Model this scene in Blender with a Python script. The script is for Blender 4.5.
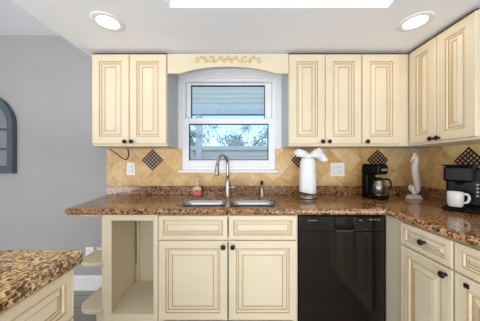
import bpy, bmesh, math, random
from mathutils import Vector, Matrix
random.seed(7)
PI = math.pi
for o in list(bpy.data.objects):
    bpy.data.objects.remove(o)
SC = bpy.context.scene
COL = SC.collection

# ------------------------------------------------------------------ camera, world, lights, exposure
CZ = 1.235
cam = bpy.data.cameras.new('camera')
cam_o = bpy.data.objects.new('camera', cam)
COL.objects.link(cam_o)
cam_o.location = (0, 0, CZ)
cam_o.rotation_euler = (PI / 2, 0, 0)
cam.sensor_fit = 'HORIZONTAL'
cam.sensor_width = 36
cam.lens = 36 * 206 / 480
cam.shift_x = -1 / 480
cam.shift_y = 2.5 / 480
cam.clip_start = 0.02
SC.camera = cam_o
SC.view_settings.view_transform = 'Standard'
SC.view_settings.look = 'None'
SC.view_settings.gamma = 1
SC.view_settings.use_curve_mapping = False
SC.view_settings.exposure = -0.03

world = bpy.data.worlds.new('world')
SC.world = world
world.use_nodes = True
wn = world.node_tree
sky = wn.nodes.new('ShaderNodeTexSky')
sky.sky_type = 'NISHITA'
sky.sun_disc = False
sky.sun_elevation = math.radians(38)
sky.sun_rotation = math.radians(200)
wn.links.new(sky.outputs[0], wn.nodes['Background'].inputs[0])
wn.nodes['Background'].inputs[1].default_value = 0.27


def area_light(name, loc, rot, sx, sy, power, color=(1, 1, 1), spread=180):
    l = bpy.data.lights.new(name, 'AREA')
    l.shape = 'RECTANGLE'
    l.size = sx
    l.size_y = sy
    l.energy = power
    l.color = color
    l.spread = math.radians(spread)
    o = bpy.data.objects.new(name, l)
    COL.objects.link(o)
    o.location = loc
    o.rotation_euler = rot
    return o


# added unseen fills behind the camera and at left; daylight down the ceiling well
area_light('rear_fill', (-0.4, -2.72, 1.10), (PI / 2, 0, 0), 3.6, 1.9, 42, (0.95, 0.98, 1.0))  # added fill for the cabinet fronts; no doors are built
area_light('uplight_fill', (-0.4, -2.2, 0.06), (math.radians(150), 0, 0), 3.6, 1.0, 160, (0.84, 0.92, 1.0))  # added uplight near the floor to brighten the ceiling
area_light('left_fill', (-3.42, -1.8, 0.85), (PI / 2, 0, -PI / 2), 1.8, 1.5, 58, (0.98, 0.98, 0.98))  # added fill for the right-hand run; no window is built
area_light('daylight_well', (0.225, 0.71, 2.40), (0, 0, 0), 1.2, 0.9, 0.6, (1.0, 0.99, 0.97))
RECESSED_W = 0.35


# ------------------------------------------------------------------ materials
def srgb(r, g, b):
    f = lambda c: (c / 255 / 12.92) if c / 255 <= 0.04045 else ((c / 255 + 0.055) / 1.055) ** 2.4
    return (f(r), f(g), f(b), 1)


def mat(name, col, rough=0.5, metal=0.0, spec=0.5, coat=0.0, noise=0.0, nscale=8.0, bump=0.0, trans=0.0, ior=1.45):
    m = bpy.data.materials.new(name)
    m.use_nodes = True
    nt = m.node_tree
    p = nt.nodes['Principled BSDF']
    p.inputs['Base Color'].default_value = col
    p.inputs['Roughness'].default_value = rough
    p.inputs['Metallic'].default_value = metal
    p.inputs['Specular IOR Level'].default_value = spec
    p.inputs['Coat Weight'].default_value = coat
    p.inputs['Transmission Weight'].default_value = trans
    p.inputs['IOR'].default_value = ior
    if noise or bump:
        tc = nt.nodes.new('ShaderNodeTexCoord')
        n = nt.nodes.new('ShaderNodeTexNoise')
        n.inputs['Scale'].default_value = nscale
        n.inputs['Detail'].default_value = 4
        nt.links.new(tc.outputs['Object'], n.inputs['Vector'])
        if noise:
            r = nt.nodes.new('ShaderNodeValToRGB')
            r.color_ramp.elements[0].position = 0.3
            r.color_ramp.elements[1].position = 0.7
            r.color_ramp.elements[0].color = tuple(c * (1 - noise) for c in col[:3]) + (1,)
            r.color_ramp.elements[1].color = tuple(min(1, c * (1 + noise)) for c in col[:3]) + (1,)
            nt.links.new(n.outputs['Fac'], r.inputs['Fac'])
            nt.links.new(r.outputs['Color'], p.inputs['Base Color'])
        if bump:
            b = nt.nodes.new('ShaderNodeBump')
            b.inputs['Strength'].default_value = bump
            b.inputs['Distance'].default_value = 0.002
            nt.links.new(n.outputs['Fac'], b.inputs['Height'])
            nt.links.new(b.outputs['Normal'], p.inputs['Normal'])
    return m


def granite(name, stops, scale, rough, fleck, weight):
    m = bpy.data.materials.new(name)
    m.use_nodes = True
    nt = m.node_tree
    L = nt.links
    p = nt.nodes['Principled BSDF']
    p.inputs['Roughness'].default_value = rough
    tc = nt.nodes.new('ShaderNodeTexCoord')
    big = nt.nodes.new('ShaderNodeTexNoise')
    big.inputs['Scale'].default_value = scale * 0.12
    big.inputs['Detail'].default_value = 3
    vo = nt.nodes.new('ShaderNodeTexVoronoi')
    vo.inputs['Scale'].default_value = scale
    vo.inputs['Randomness'].default_value = 1
    n = nt.nodes.new('ShaderNodeTexNoise')
    n.inputs['Scale'].default_value = scale * 1.1
    n.inputs['Detail'].default_value = 5
    n.inputs['Roughness'].default_value = 0.65
    # warp the cell lookup so that grains look broken, not round
    add = nt.nodes.new('ShaderNodeMixRGB')
    add.blend_type = 'ADD'
    add.inputs[0].default_value = 0.010
    L.new(tc.outputs['Object'], add.inputs[1])
    L.new(n.outputs['Color'], add.inputs[2])
    L.new(add.outputs[0], vo.inputs['Vector'])
    L.new(tc.outputs['Object'], n.inputs['Vector'])
    L.new(tc.outputs['Object'], big.inputs['Vector'])
    sep = nt.nodes.new('ShaderNodeSeparateColor')
    L.new(vo.outputs['Color'], sep.inputs[0])
    m1 = nt.nodes.new('ShaderNodeMath')
    m1.operation = 'MULTIPLY_ADD'
    m1.inputs[1].default_value = weight
    L.new(sep.outputs[0], m1.inputs[0])
    m2 = nt.nodes.new('ShaderNodeMath')
    m2.operation = 'MULTIPLY_ADD'
    m2.inputs[1].default_value = fleck
    m2.inputs[2].default_value = -fleck * 0.5 - 0.05
    L.new(n.outputs['Fac'], m2.inputs[0])
    m3 = nt.nodes.new('ShaderNodeMath')
    m3.operation = 'MULTIPLY_ADD'
    m3.inputs[1].default_value = 0.6
    L.new(big.outputs['Fac'], m3.inputs[0])
    L.new(m2.outputs[0], m3.inputs[2])
    L.new(m3.outputs[0], m1.inputs[2])
    r = nt.nodes.new('ShaderNodeValToRGB')
    cr = r.color_ramp
    cr.elements[0].position, cr.elements[0].color = stops[0]
    cr.elements[1].position, cr.elements[1].color = stops[-1]
    for pos, c in stops[1:-1]:
        e = cr.elements.new(pos)
        e.color = c
    L.new(m1.outputs[0], r.inputs['Fac'])
    L.new(r.outputs['Color'], p.inputs['Base Color'])
    return m


def tile_mat(name, axis, z0, a0, side):
    """diagonal stone tiles with thin grout; axis = the wall's horizontal axis"""
    m = bpy.data.materials.new(name)
    m.use_nodes = True
    nt = m.node_tree
    L = nt.links
    p = nt.nodes['Principled BSDF']
    p.inputs['Roughness'].default_value = 0.38
    tc = nt.nodes.new('ShaderNodeTexCoord')
    sp = nt.nodes.new('ShaderNodeSeparateXYZ')
    L.new(tc.outputs['Object'], sp.inputs[0])

    def math_(op, a, b=None, c=None):
        n = nt.nodes.new('ShaderNodeMath')
        n.operation = op
        for i, v in enumerate((a, b, c)):
            if v is None:
                continue
            if isinstance(v, (int, float)):
                n.inputs[i].default_value = v
            else:
                L.new(v, n.inputs[i])
        return n.outputs[0]
    h = math_('SUBTRACT', sp.outputs[axis], a0)
    z = math_('SUBTRACT', sp.outputs[2], z0)
    k = 1 / math.sqrt(2) / side
    u = math_('ADD', math_('MULTIPLY', math_('ADD', h, z), k), 0.5)
    v = math_('ADD', math_('MULTIPLY', math_('SUBTRACT', h, z), k), 0.5)
    fu, fv = math_('FRACT', u), math_('FRACT', v)
    du = math_('MINIMUM', fu, math_('SUBTRACT', 1.0, fu))
    dv = math_('MINIMUM', fv, math_('SUBTRACT', 1.0, fv))
    dd = math_('MINIMUM', du, dv)
    mask = math_('LESS_THAN', dd, 0.011)
    cb = nt.nodes.new('ShaderNodeCombineXYZ')
    L.new(math_('FLOOR', u), cb.inputs[0])
    L.new(math_('FLOOR', v), cb.inputs[1])
    wn_ = nt.nodes.new('ShaderNodeTexWhiteNoise')
    wn_.noise_dimensions = '2D'
    L.new(cb.outputs[0], wn_.inputs['Vector'])
    ns = nt.nodes.new('ShaderNodeTexNoise')
    ns.inputs['Scale'].default_value = 9
    ns.inputs['Detail'].default_value = 6
    ns.inputs['Roughness'].default_value = 0.6
    ns.inputs['Distortion'].default_value = 1.2
    off = nt.nodes.new('ShaderNodeVectorMath')
    off.operation = 'MULTIPLY_ADD'
    off.inputs[1].default_value = (4, 4, 4)
    L.new(wn_.outputs['Color'], off.inputs[0])
    L.new(tc.outputs['Object'], off.inputs[2])
    L.new(off.outputs[0], ns.inputs['Vector'])
    f = math_('ADD', math_('MULTIPLY', ns.outputs['Fac'], 0.75), math_('MULTIPLY', wn_.outputs['Value'], 0.3))
    r = nt.nodes.new('ShaderNodeValToRGB')
    cr = r.color_ramp
    cr.elements[0].position = 0.28
    cr.elements[0].color = srgb(194, 143, 80)
    cr.elements[1].position = 0.75
    cr.elements[1].color = srgb(242, 214, 162)
    e = cr.elements.new(0.5)
    e.color = srgb(222, 183, 124)
    L.new(f, r.inputs['Fac'])
    mx = nt.nodes.new('ShaderNodeMixRGB')
    L.new(mask, mx.inputs[0])
    L.new(r.outputs['Color'], mx.inputs[1])
    mx.inputs[2].default_value = srgb(192, 166, 126)
    L.new(mx.outputs[0], p.inputs['Base Color'])
    bp = nt.nodes.new('ShaderNodeBump')
    bp.inputs['Strength'].default_value = 0.3
    bp.inputs['Distance'].default_value = 0.002
    bp.invert = True
    L.new(mask, bp.inputs['Height'])
    L.new(bp.outputs[0], p.inputs['Normal'])
    return m


def plank_mat():
    m = bpy.data.materials.new('floor_planks')
    m.use_nodes = True
    nt = m.node_tree
    L = nt.links
    p = nt.nodes['Principled BSDF']
    p.inputs['Roughness'].default_value = 0.4
    tc = nt.nodes.new('ShaderNodeTexCoord')
    b = nt.nodes.new('ShaderNodeTexBrick')
    b.inputs['Scale'].default_value = 1
    b.inputs['Brick Width'].default_value = 1.2
    b.inputs['Row Height'].default_value = 0.16
    b.inputs['Mortar Size'].default_value = 0.003
    b.inputs['Color1'].default_value = srgb(150, 143, 136)
    b.inputs['Color2'].default_value = srgb(172, 165, 158)
    b.inputs['Mortar'].default_value = srgb(60, 56, 52)
    L.new(tc.outputs['Object'], b.inputs['Vector'])
    L.new(b.outputs['Color'], p.inputs['Base Color'])
    return m


def glass_mat(name, tint, refl=0.08):
    m = bpy.data.materials.new(name)
    m.use_nodes = True
    nt = m.node_tree
    nt.nodes.remove(nt.nodes['Principled BSDF'])
    t = nt.nodes.new('ShaderNodeBsdfTransparent')
    t.inputs[0].default_value = tint
    g = nt.nodes.new('ShaderNodeBsdfGlossy')
    g.inputs['Roughness'].default_value = 0.02
    mx = nt.nodes.new('ShaderNodeMixShader')
    mx.inputs[0].default_value = refl
    nt.links.new(t.outputs[0], mx.inputs[1])
    nt.links.new(g.outputs[0], mx.inputs[2])
    nt.links.new(mx.outputs[0], nt.nodes['Material Output'].inputs[0])
    return m


def emit_mat(name, col, s):
    m = bpy.data.materials.new(name)
    m.use_nodes = True
    p = m.node_tree.nodes['Principled BSDF']
    p.inputs['Base Color'].default_value = col
    p.inputs['Emission Color'].default_value = col
    p.inputs['Emission Strength'].default_value = s
    return m


M = {}
M['cream'] = mat('cream_paint', srgb(233, 218, 189), 0.38, noise=0.03, nscale=5)
M['cream_in'] = mat('cream_interior', srgb(236, 225, 200), 0.5, noise=0.04, nscale=4)
M['carved'] = mat('antiqued_cream', srgb(216, 194, 154), 0.5, noise=0.2, nscale=70)
M['glaze'] = mat('tan_glaze', srgb(186, 152, 104), 0.5, noise=0.12, nscale=40)
M['gap_shade'] = mat('dark_gap_shade', srgb(110, 82, 50), 0.7, noise=0.05)  # shade inside gaps, given as a dark brown colour
M['laminate'] = mat('grey_laminate', srgb(205, 204, 202), 0.5, noise=0.02)
M['wall'] = mat('grey_wall_paint', srgb(174, 173, 172), 0.85, noise=0.015, nscale=3, bump=0.03)
M['ceil'] = mat('ceiling_paint', srgb(246, 247, 250), 0.9, noise=0.01, nscale=3)
M['white'] = mat('white_vinyl', srgb(246, 247, 249), 0.4, noise=0.01)
M['trimw'] = mat('white_trim', srgb(243, 243, 244), 0.45, noise=0.01)
M['floor'] = plank_mat()
M['steel'] = mat('brushed_steel', srgb(196, 196, 196), 0.22, 1.0, noise=0.05, nscale=60)
M['nickel'] = mat('brushed_nickel', srgb(186, 184, 180), 0.28, 1.0, noise=0.04, nscale=60)
M['bronze'] = mat('dark_bronze', srgb(38, 28, 24), 0.3, 0.4, noise=0.1, nscale=50)
M['blackgloss'] = mat('black_gloss', srgb(24, 19, 16), 0.09, noise=0.03)
M['black'] = mat('black_plastic', srgb(9, 9, 10), 0.28, spec=0.2, noise=0.05)
M['blackmatte'] = mat('black_matte', srgb(14, 14, 15), 0.5, spec=0.2, noise=0.05)
M['lip'] = mat('dark_grey_lip', srgb(70, 66, 62), 0.25, noise=0.03)
M['grey_mark'] = mat('grey_print', srgb(150, 150, 150), 0.5, noise=0.02)
M['button'] = mat('silver_button', srgb(190, 192, 194), 0.4, noise=0.02)
M['ceramic'] = mat('white_ceramic', srgb(240, 240, 240), 0.15, noise=0.01)
M['chalk'] = mat('white_figurine', srgb(236, 230, 222), 0.4, noise=0.05, nscale=40)
M['cloth'] = mat('white_cotton', srgb(242, 243, 246), 0.9, noise=0.02, nscale=30, bump=0.3)
M['plate'] = mat('white_plate', srgb(250, 249, 245), 0.35, noise=0.01)
M['slot'] = mat('dark_slot', srgb(70, 66, 60), 0.6, noise=0.02)
M['glass'] = glass_mat('window_glass', (0.86, 0.95, 0.99, 1), 0.05)
M['carafe'] = glass_mat('carafe_glass', (0.75, 0.75, 0.75, 1), 0.22)
M['mirror'] = mat('mirror_glass', srgb(220, 224, 228), 0.05, 1.0, noise=0.01)
M['slate'] = mat('slate_blue_wood', srgb(84, 95, 104), 0.6, noise=0.12, nscale=20)
M['soap'] = mat('pink_soap', srgb(232, 132, 132), 0.25, noise=0.05)
M['soaplab'] = mat('peach_label', srgb(242, 206, 168), 0.5, noise=0.05)
M['clear'] = mat('clear_pump', srgb(222, 218, 208), 0.25, noise=0.02)
M['darktile'] = mat('dark_mosaic_frame', srgb(34, 20, 16), 0.35, noise=0.2, nscale=30)
M['mosaic'] = mat('tan_mosaic', srgb(206, 176, 136), 0.4, noise=0.2, nscale=60)
M['lens'] = emit_mat('lamp_lens', (1, 0.99, 0.97, 1), 4.0)
M['siding'] = mat('blue_grey_siding', srgb(214, 216, 208), 0.6, noise=0.03)
M['porch'] = mat('porch_paint', srgb(215, 225, 230), 0.5, noise=0.03)
M['bark'] = mat('bark', srgb(92, 92, 88), 0.9, noise=0.2)
M['leaf'] = mat('leaf_green', srgb(140, 166, 162), 0.6, noise=0.25, nscale=6)
M['ground'] = mat('yard_ground', srgb(120, 138, 128), 0.9, noise=0.15, nscale=2)
BL = srgb(40, 22, 15)
M['granite'] = granite('brown_granite', [(0.26, srgb(44, 26, 16)), (0.40, srgb(92, 58, 36)), (0.52, srgb(166, 115, 74)),
                                         (0.68, srgb(208, 158, 108)), (0.80, srgb(104, 68, 44)), (0.95, srgb(218, 184, 140))], 112, 0.10, 0.8, 0.62)
M['granite2'] = granite('island_granite', [(0.22, srgb(48, 28, 18)), (0.36, srgb(96, 58, 34)), (0.46, srgb(206, 154, 94)), (0.62, srgb(252, 214, 150)),
                                           (0.74, srgb(168, 118, 70)), (0.84, srgb(70, 42, 26)), (0.98, srgb(246, 220, 170))], 135, 0.36, 0.6, 0.78)
M['tile_x'] = tile_mat('tile_back', 0, 1.264, -0.859, 0.1513)
M['tile_y'] = tile_mat('tile_side', 1, 1.250, 1.547, 0.1513)


# ------------------------------------------------------------------ mesh helpers
class MB:
    """collects shapes in one bmesh; T maps local to world"""

    def __init__(self, T=None):
        self.bm = bmesh.new()
        self.T = T or Matrix.Identity(4)
        self.mats = []
        self.sm = False

    def mi(self, m):
        if m not in self.mats:
            self.mats.append(m)
        return self.mats.index(m)

    def v(self, p):
        return self.bm.verts.new(self.T @ Vector(p))

    def f(self, vs, mi=0, smooth=False):
        try:
            fc = self.bm.faces.new(vs)
        except ValueError:
            return
        fc.material_index = mi
        fc.smooth = smooth

    def box(self, x0, x1, y0, y1, z0, z1, m=None, bev=0.0):
        mi = self.mi(m)
        vs = [self.v((x, y, z)) for x in (x0, x1) for y in (y0, y1) for z in (z0, z1)]
        idx = [(0, 1, 3, 2), (4, 6, 7, 5), (0, 4, 5, 1), (2, 3, 7, 6), (0, 2, 6, 4), (1, 5, 7, 3)]
        es = set()
        for q in idx:
            fc = self.bm.faces.new([vs[i] for i in q])
            fc.material_index = mi
            es.update(fc.edges)
        if bev:
            r = bmesh.ops.bevel(self.bm, geom=list(es), offset=bev, segments=2, affect='EDGES', profile=0.5)
            for fc in r['faces']:
                fc.material_index = mi
        return self

    def tube(self, pts, rad, n=12, m=None, caps=True, flat=None):
        mi = self.mi(m)
        pts = [Vector(p) for p in pts]
        rad = rad if isinstance(rad, (list, tuple)) else [rad] * len(pts)
        rings = []
        prev = None
        for i, p in enumerate(pts):
            a = pts[max(0, i - 1)]
            b = pts[min(len(pts) - 1, i + 1)]
            t = (b - a).normalized()
            if prev is None:
                ref = Vector((0, 0, 1)) if abs(t.z) < 0.9 else Vector((1, 0, 0))
                nx = t.cross(ref).normalized()
            else:
                nx = (prev - t * prev.dot(t)).normalized()
            prev = nx
            ny = t.cross(nx)
            rings.append([self.v(p + (nx * math.cos(2 * PI * k / n) + ny * math.sin(2 * PI * k / n) * (flat or 1)) * rad[i]) for k in range(n)])
        for a, b in zip(rings, rings[1:]):
            for k in range(n):
                self.f((a[k], a[(k + 1) % n], b[(k + 1) % n], b[k]), mi, True)
        if caps:
            self.f(rings[0][::-1], mi)
            self.f(rings[-1], mi)
        return self

    def lathe(self, c, prof, n=24, m=None, axis='Z', caps=True):
        """prof: (radius, height) pairs"""
        mi = self.mi(m)
        c = Vector(c)
        rings = []
        for r, h in prof:
            ring = []
            for k in range(n):
                a = 2 * PI * k / n
                q = (r * math.cos(a), r * math.sin(a), h)
                if axis == 'Y':
                    q = (q[0], -q[2], q[1])
                elif axis == 'D':       # local depth axis is z in door space
                    q = q
                ring.append(self.v(c + Vector(q)))
            rings.append(ring)
        for a, b in zip(rings, rings[1:]):
            for k in range(n):
                self.f((a[k], a[(k + 1) % n], b[(k + 1) % n], b[k]), mi, True)
        if caps:
            self.f(rings[0][::-1], mi)
            self.f(rings[-1], mi)
        return self

    def prism(self, poly, axis, d0, d1, m=None):
        """poly in the two remaining axes (x,z for Y; x,y for Z; y,z for X)"""
        mi = self.mi(m)

        def P(a, b, d):
            return {'Y': (a, d, b), 'Z': (a, b, d), 'X': (d, a, b)}[axis]
        A = [self.v(P(a, b, d0)) for a, b in poly]
        B = [self.v(P(a, b, d1)) for a, b in poly]
        n = len(poly)
        self.f(A[::-1], mi)
        self.f(B, mi)
        for k in range(n):
            self.f((A[k], A[(k + 1) % n], B[(k + 1) % n], B[k]), mi)
        return self

    def grid(self, rows, m=None, smooth=True):
        mi = self.mi(m)
        g = [[self.v(p) for p in r] for r in rows]
        for a, b in zip(g, g[1:]):
            for k in range(len(a) - 1):
                self.f((a[k], a[k + 1], b[k + 1], b[k]), mi, smooth)
        return self

    def ball(self, c, r, m=None, sx=1, sy=1, sz=1, n=14):
        prof = [(max(1e-4, r * math.sin(PI * i / 8)), -r * math.cos(PI * i / 8)) for i in range(9)]
        T0 = self.T
        self.T = T0 @ Matrix.Translation(c) @ Matrix.Diagonal((sx, sy, sz, 1))
        self.lathe((0, 0, 0), prof, n, m)
        self.T = T0
        return self

    def build(self, name, parent=None, kind=None, default=None):
        bmesh.ops.recalc_face_normals(self.bm, faces=self.bm.faces)
        off = Vector((0, 0, 0))
        if parent is not None:
            q = parent
            while q is not None:
                off += q.location
                q = q.parent
            self.bm.transform(Matrix.Translation(-off))
        me = bpy.data.meshes.new(name)
        self.bm.to_mesh(me)
        self.bm.free()
        for m in self.mats:
            me.materials.append(M[m] if isinstance(m, str) else (m or M['cream']))
        o = bpy.data.objects.new(name, me)
        COL.objects.link(o)
        if parent is not None:
            o.parent = parent
        if kind:
            o['kind'] = kind
        return o


def tag(o, label=None, cat=None, group=None, kind=None):
    if label:
        o['label'] = label
    if cat:
        o['category'] = cat
    if group:
        o['group'] = group
    if kind:
        o['kind'] = kind
    return o


def thing(name, label, cat, loc, group=None):
    o = bpy.data.objects.new(name, None)
    o.empty_display_size = 0.05
    COL.objects.link(o)
    o.location = loc
    return tag(o, label, cat, group)


def curve_slab(name, outer, holes, z0, z1, bev, m, parent=None):
    """flat slab with rounded edges and holes"""
    cu = bpy.data.curves.new('tmp', 'CURVE')
    cu.dimensions = '2D'
    cu.fill_mode = 'BOTH'
    cu.extrude = (z1 - z0) / 2 - bev
    cu.bevel_depth = bev
    cu.bevel_resolution = 3
    cu.offset = -bev
    for poly in [outer] + holes:
        s = cu.splines.new('POLY')
        s.points.add(len(poly) - 1)
        for p, q in zip(s.points, poly):
            p.co = (q[0], q[1], 0, 1)
        s.use_cyclic_u = True
    t = bpy.data.objects.new('tmp', cu)
    COL.objects.link(t)
    dg = bpy.context.evaluated_depsgraph_get()
    dg.update()
    me = bpy.data.meshes.new_from_object(t.evaluated_get(dg))
    bpy.data.objects.remove(t)
    bpy.data.curves.remove(cu)
    off = Vector((0, 0, 0))
    if parent is not None:
        off = parent.location
    me.transform(Matrix.Translation(Vector((0, 0, (z0 + z1) / 2)) - off))
    bm = bmesh.new()
    bm.from_mesh(me)
    bmesh.ops.remove_doubles(bm, verts=bm.verts, dist=1e-5)
    bmesh.ops.recalc_face_normals(bm, faces=bm.faces)
    bm.to_mesh(me)
    bm.free()
    me.materials.clear()
    me.materials.append(M[m])
    me.name = name
    o = bpy.data.objects.new(name, me)
    COL.objects.link(o)
    if parent is not None:
        o.parent = parent
    return o


def rrect(x0, x1, y0, y1, r, n=6, ccw=True):
    pts = []
    for cx, cy, a0 in ((x1 - r, y0 + r, -PI / 2), (x1 - r, y1 - r, 0), (x0 + r, y1 - r, PI / 2), (x0 + r, y0 + r, PI)):
        for i in range(n + 1):
            a = a0 + PI / 2 * i / n
            pts.append((cx + r * math.cos(a), cy + r * math.sin(a)))
    return pts if ccw else pts[::-1]


def bez(p0, p1, p2, p3, n=12):
    P = [Vector(p) for p in (p0, p1, p2, p3)]
    return [P[0] * (1 - t) ** 3 + P[1] * 3 * t * (1 - t) ** 2 + P[2] * 3 * t * t * (1 - t) + P[3] * t ** 3 for t in [i / n for i in range(n + 1)]]


def smooth_path(pts, n=6):
    """Catmull-Rom through tuples of any length"""
    out = []
    for i in range(len(pts) - 1):
        a, b, c, d = pts[max(0, i - 1)], pts[i], pts[i + 1], pts[min(len(pts) - 1, i + 2)]
        for k in range(n):
            t = k / n
            out.append(tuple(0.5 * (2 * q + (r - p) * t + (2 * p - 5 * q + 4 * r - s) * t * t + (3 * q - p - 3 * r + s) * t ** 3)
                             for p, q, r, s in zip(a, b, c, d)))
    out.append(tuple(pts[-1]))
    return out


# facing frames: local (u right as seen from the front, v up, d outwards)
def face_frame(facing, origin):
    u, d = {'S': ((1, 0, 0), (0, -1, 0)), 'W': ((0, -1, 0), (-1, 0, 0)), 'E': ((0, 1, 0), (1, 0, 0)), 'N': ((-1, 0, 0), (0, 1, 0))}[facing]
    T = Matrix.Identity(4)
    for i in range(3):
        T[i][0], T[i][1], T[i][2], T[i][3] = u[i], (0, 0, 1)[i], d[i], origin[i]
    return T


def rings(mb, w, h, prof, u0, v0, close=True):
    prev = None
    for (ins, dep, m) in prof:
        x0, x1, y0, y1 = u0 + ins, u0 + w - ins, v0 + ins, v0 + h - ins
        r = [mb.v((x0, y0, dep)), mb.v((x1, y0, dep)), mb.v((x1, y1, dep)), mb.v((x0, y1, dep))]
        if prev:
            for k in range(4):
                mb.f((prev[k], prev[(k + 1) % 4], r[(k + 1) % 4], r[k]), mb.mi(m))
        prev = r
    if close:
        mb.f(prev, mb.mi('cream'))


def knob(T, u, v, d, parent, square=False):
    mb = MB(T)
    if square:
        mb.box(u - 0.009, u + 0.009, v - 0.010, v + 0.010, d, d + 0.009, 'bronze', 0.002)
        o = mb.build('knob', parent)
        return o
    mb.lathe((u, v, d), [(0.0085, 0), (0.0085, 0.003), (0.005, 0.006), (0.005, 0.013), (0.012, 0.017), (0.0165, 0.022), (0.0165, 0.026), (0.012, 0.031), (0.004, 0.0335)], 18, 'bronze')
    return mb.build('knob', parent)


def panel_front(name, T, u, v, w, h, parent, d0=0.0, kn=None, small=False, square=False, stile=0.049):
    """overlay door / drawer front with a glazed raised panel; d0 = back of the door"""
    s = 0.62 if small else 1.0
    fr = stile * s
    mb = MB(T)
    rings(mb, w, h, [(0.02, d0, 'cream'), (0, d0, 'cream'), (0, d0 + 0.017, 'cream'), (0.003, d0 + 0.020, 'cream'),
                     (0.011 * s, d0 + 0.020, 'cream'), (0.0125 * s, d0 + 0.0185, 'cream'), (0.016 * s, d0 + 0.0200, 'cream'),
                     (fr, d0 + 0.020, 'cream'), (fr + 0.005 * s, d0 + 0.0155, 'glaze'), (fr + 0.009 * s, d0 + 0.0165, 'cream'),
                     (fr + 0.014 * s, d0 + 0.012, 'cream'), (fr + 0.014 * s, d0 + 0.004, 'cream')], u, v, close=False)
    door = mb.build(name, parent)
    q = fr + 0.013 * s
    mb = MB(T)
    rings(mb, w, h, [(q, d0 + 0.004, 'cream'), (q, d0 + 0.0085, 'cream'), (q + 0.006 * s, d0 + 0.0085, 'glaze'), (q + 0.008 * s, d0 + 0.010, 'cream'),
                     (q + 0.032 * s, d0 + 0.0185, 'cream'), (q + 0.037 * s, d0 + 0.0165, 'glaze'), (q + 0.040 * s, d0 + 0.0185, 'cream')], u, v)
    mb.build('raised_panel', door)
    if kn:
        knob(T, kn[0], kn[1], d0 + 0.020, door, square)
    return door


def carcass(T, w, h, depth, parent, frame=0.035, v0=0.0, toe=0.0, mids=(), stiles=(), back='cream_in', side='cream', left_w=None, right_w=None, shelf=None, bot_rail=None):
    """open box of panels with a face frame whose front is at d=0"""
    mb = MB(T)
    t = 0.018
    fd = -0.02
    lw = left_w or frame
    rw = right_w or frame
    br = bot_rail or frame
    mb.box(0, t, v0 + toe, h, -depth, fd, side)
    mb.box(w - t, w, v0 + toe, h, -depth, fd, side)
    bz = v0 + toe + br if toe else 0.020
    mb.box(t, w - t, bz - t, bz, -depth, fd, 'cream_in')
    mb.box(t, w - t, h - t, h, -depth, fd, 'cream_in')
    mb.box(t, w - t, bz, h - t, -depth, -depth + 0.008, back)
    o = mb.build('body', parent)
    mb = MB(T)
    mb.box(0, lw, v0 + toe, h, fd, 0, 'cream', 0.0015)
    mb.box(w - rw, w, v0 + toe, h, fd, 0, 'cream', 0.0015)
    mb.box(lw, w - rw, v0 + toe, v0 + toe + br, fd, 0, 'cream', 0.0015)
    mb.box(lw, w - rw, h - frame, h, fd, 0, 'cream', 0.0015)
    for v in mids:
        mb.box(lw, w - rw, v - 0.015, v + 0.015, fd, 0, 'cream', 0.0015)
    for u in stiles:
        mb.box(u - 0.02, u + 0.02, v0 + toe + br, h - frame, fd - 0.0005, -0.0005, 'cream', 0.0015)
    mb.build('face_frame', parent)
    if toe:
        mb = MB(T)
        mb.box(0, w, v0, v0 + toe, -depth, -0.07, 'cream')
        mb.build('toe_kick', parent)
    return o


# ------------------------------------------------------------------ room shell
WB, WR = 2.01, 1.72       # back and right wall planes
WL, WF = -3.5, -2.8       # left and front wall planes
CH, CL = 2.48, 2.155      # high ceiling, dropped kitchen ceiling
SOF = -1.305              # left edge of the dropped ceiling and of the tiled wall
WX0, WX1, WZ0, WZ1 = -0.572, 0.333, 1.165, 2.058   # window opening

mb = MB()
mb.box(WL - 0.15, WR + 0.15, WF - 0.15, WB + 0.15, -0.08, 0, 'floor')
mb.build('floor', kind='structure')
mb = MB()
mb.box(WL - 0.15, WX0, WB, WB + 0.15, 0, CH, 'wall')
mb.box(WX1, WR + 0.15, WB, WB + 0.15, 0, CH, 'wall')
mb.box(WX0, WX1, WB, WB + 0.15, 0, WZ0, 'wall')
mb.box(WX0, WX1, WB, WB + 0.15, WZ1, CH, 'wall')
mb.build('wall_back', kind='structure')
mb = MB()
mb.box(WR, WR + 0.15, WF, WB, 0, CH, 'wall')
mb.build('wall_right', kind='structure')
mb = MB()
mb.box(WL - 0.15, WL, WF, WB, 0, CH, 'wall')
mb.build('wall_left', kind='structure')
mb = MB()
mb.box(WL, WR, WF - 0.15, WF, 0, CH, 'wall')
mb.build('wall_front', kind='structure')
mb = MB()
mb.box(WL, WR, WF, WB, CH, CH + 0.1, 'ceil')
mb.build('ceiling', kind='structure')
# dropped ceiling with a rectangular light well
TX0, TX1, TY0, TY1 = -0.42, 0.87, 0.2, 1.22
mb = MB()
DF = WF
mb.box(SOF, TX0, DF, WB, CL, CL + 0.04, 'ceil')
mb.box(TX1, WR, DF, WB, CL, CL + 0.04, 'ceil')
mb.box(TX0, TX1, DF, TY0, CL, CL + 0.04, 'ceil')
mb.box(TX0, TX1, TY1, WB, CL, CL + 0.04, 'ceil')
for b in ((TX0 - 0.02, TX0, TY0, TY1), (TX1, TX1 + 0.02, TY0, TY1), (TX0, TX1, TY0 - 0.02, TY0), (TX0, TX1, TY1, TY1 + 0.02)):
    mb.box(*b, CL + 0.04, 2.44, 'ceil')
mb.box(TX0, TX1, TY0, TY1, 2.42, 2.44, 'ceil')
mb.box(SOF, SOF + 0.02, DF, WB, CL + 0.04, CH, 'ceil')
mb.build('ceiling_dropped', kind='structure')
mb = MB()
prof = [(0, 0), (0, 0.14), (-0.008, 0.14), (-0.015, 0.125), (-0.016, 0.0)]
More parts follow.
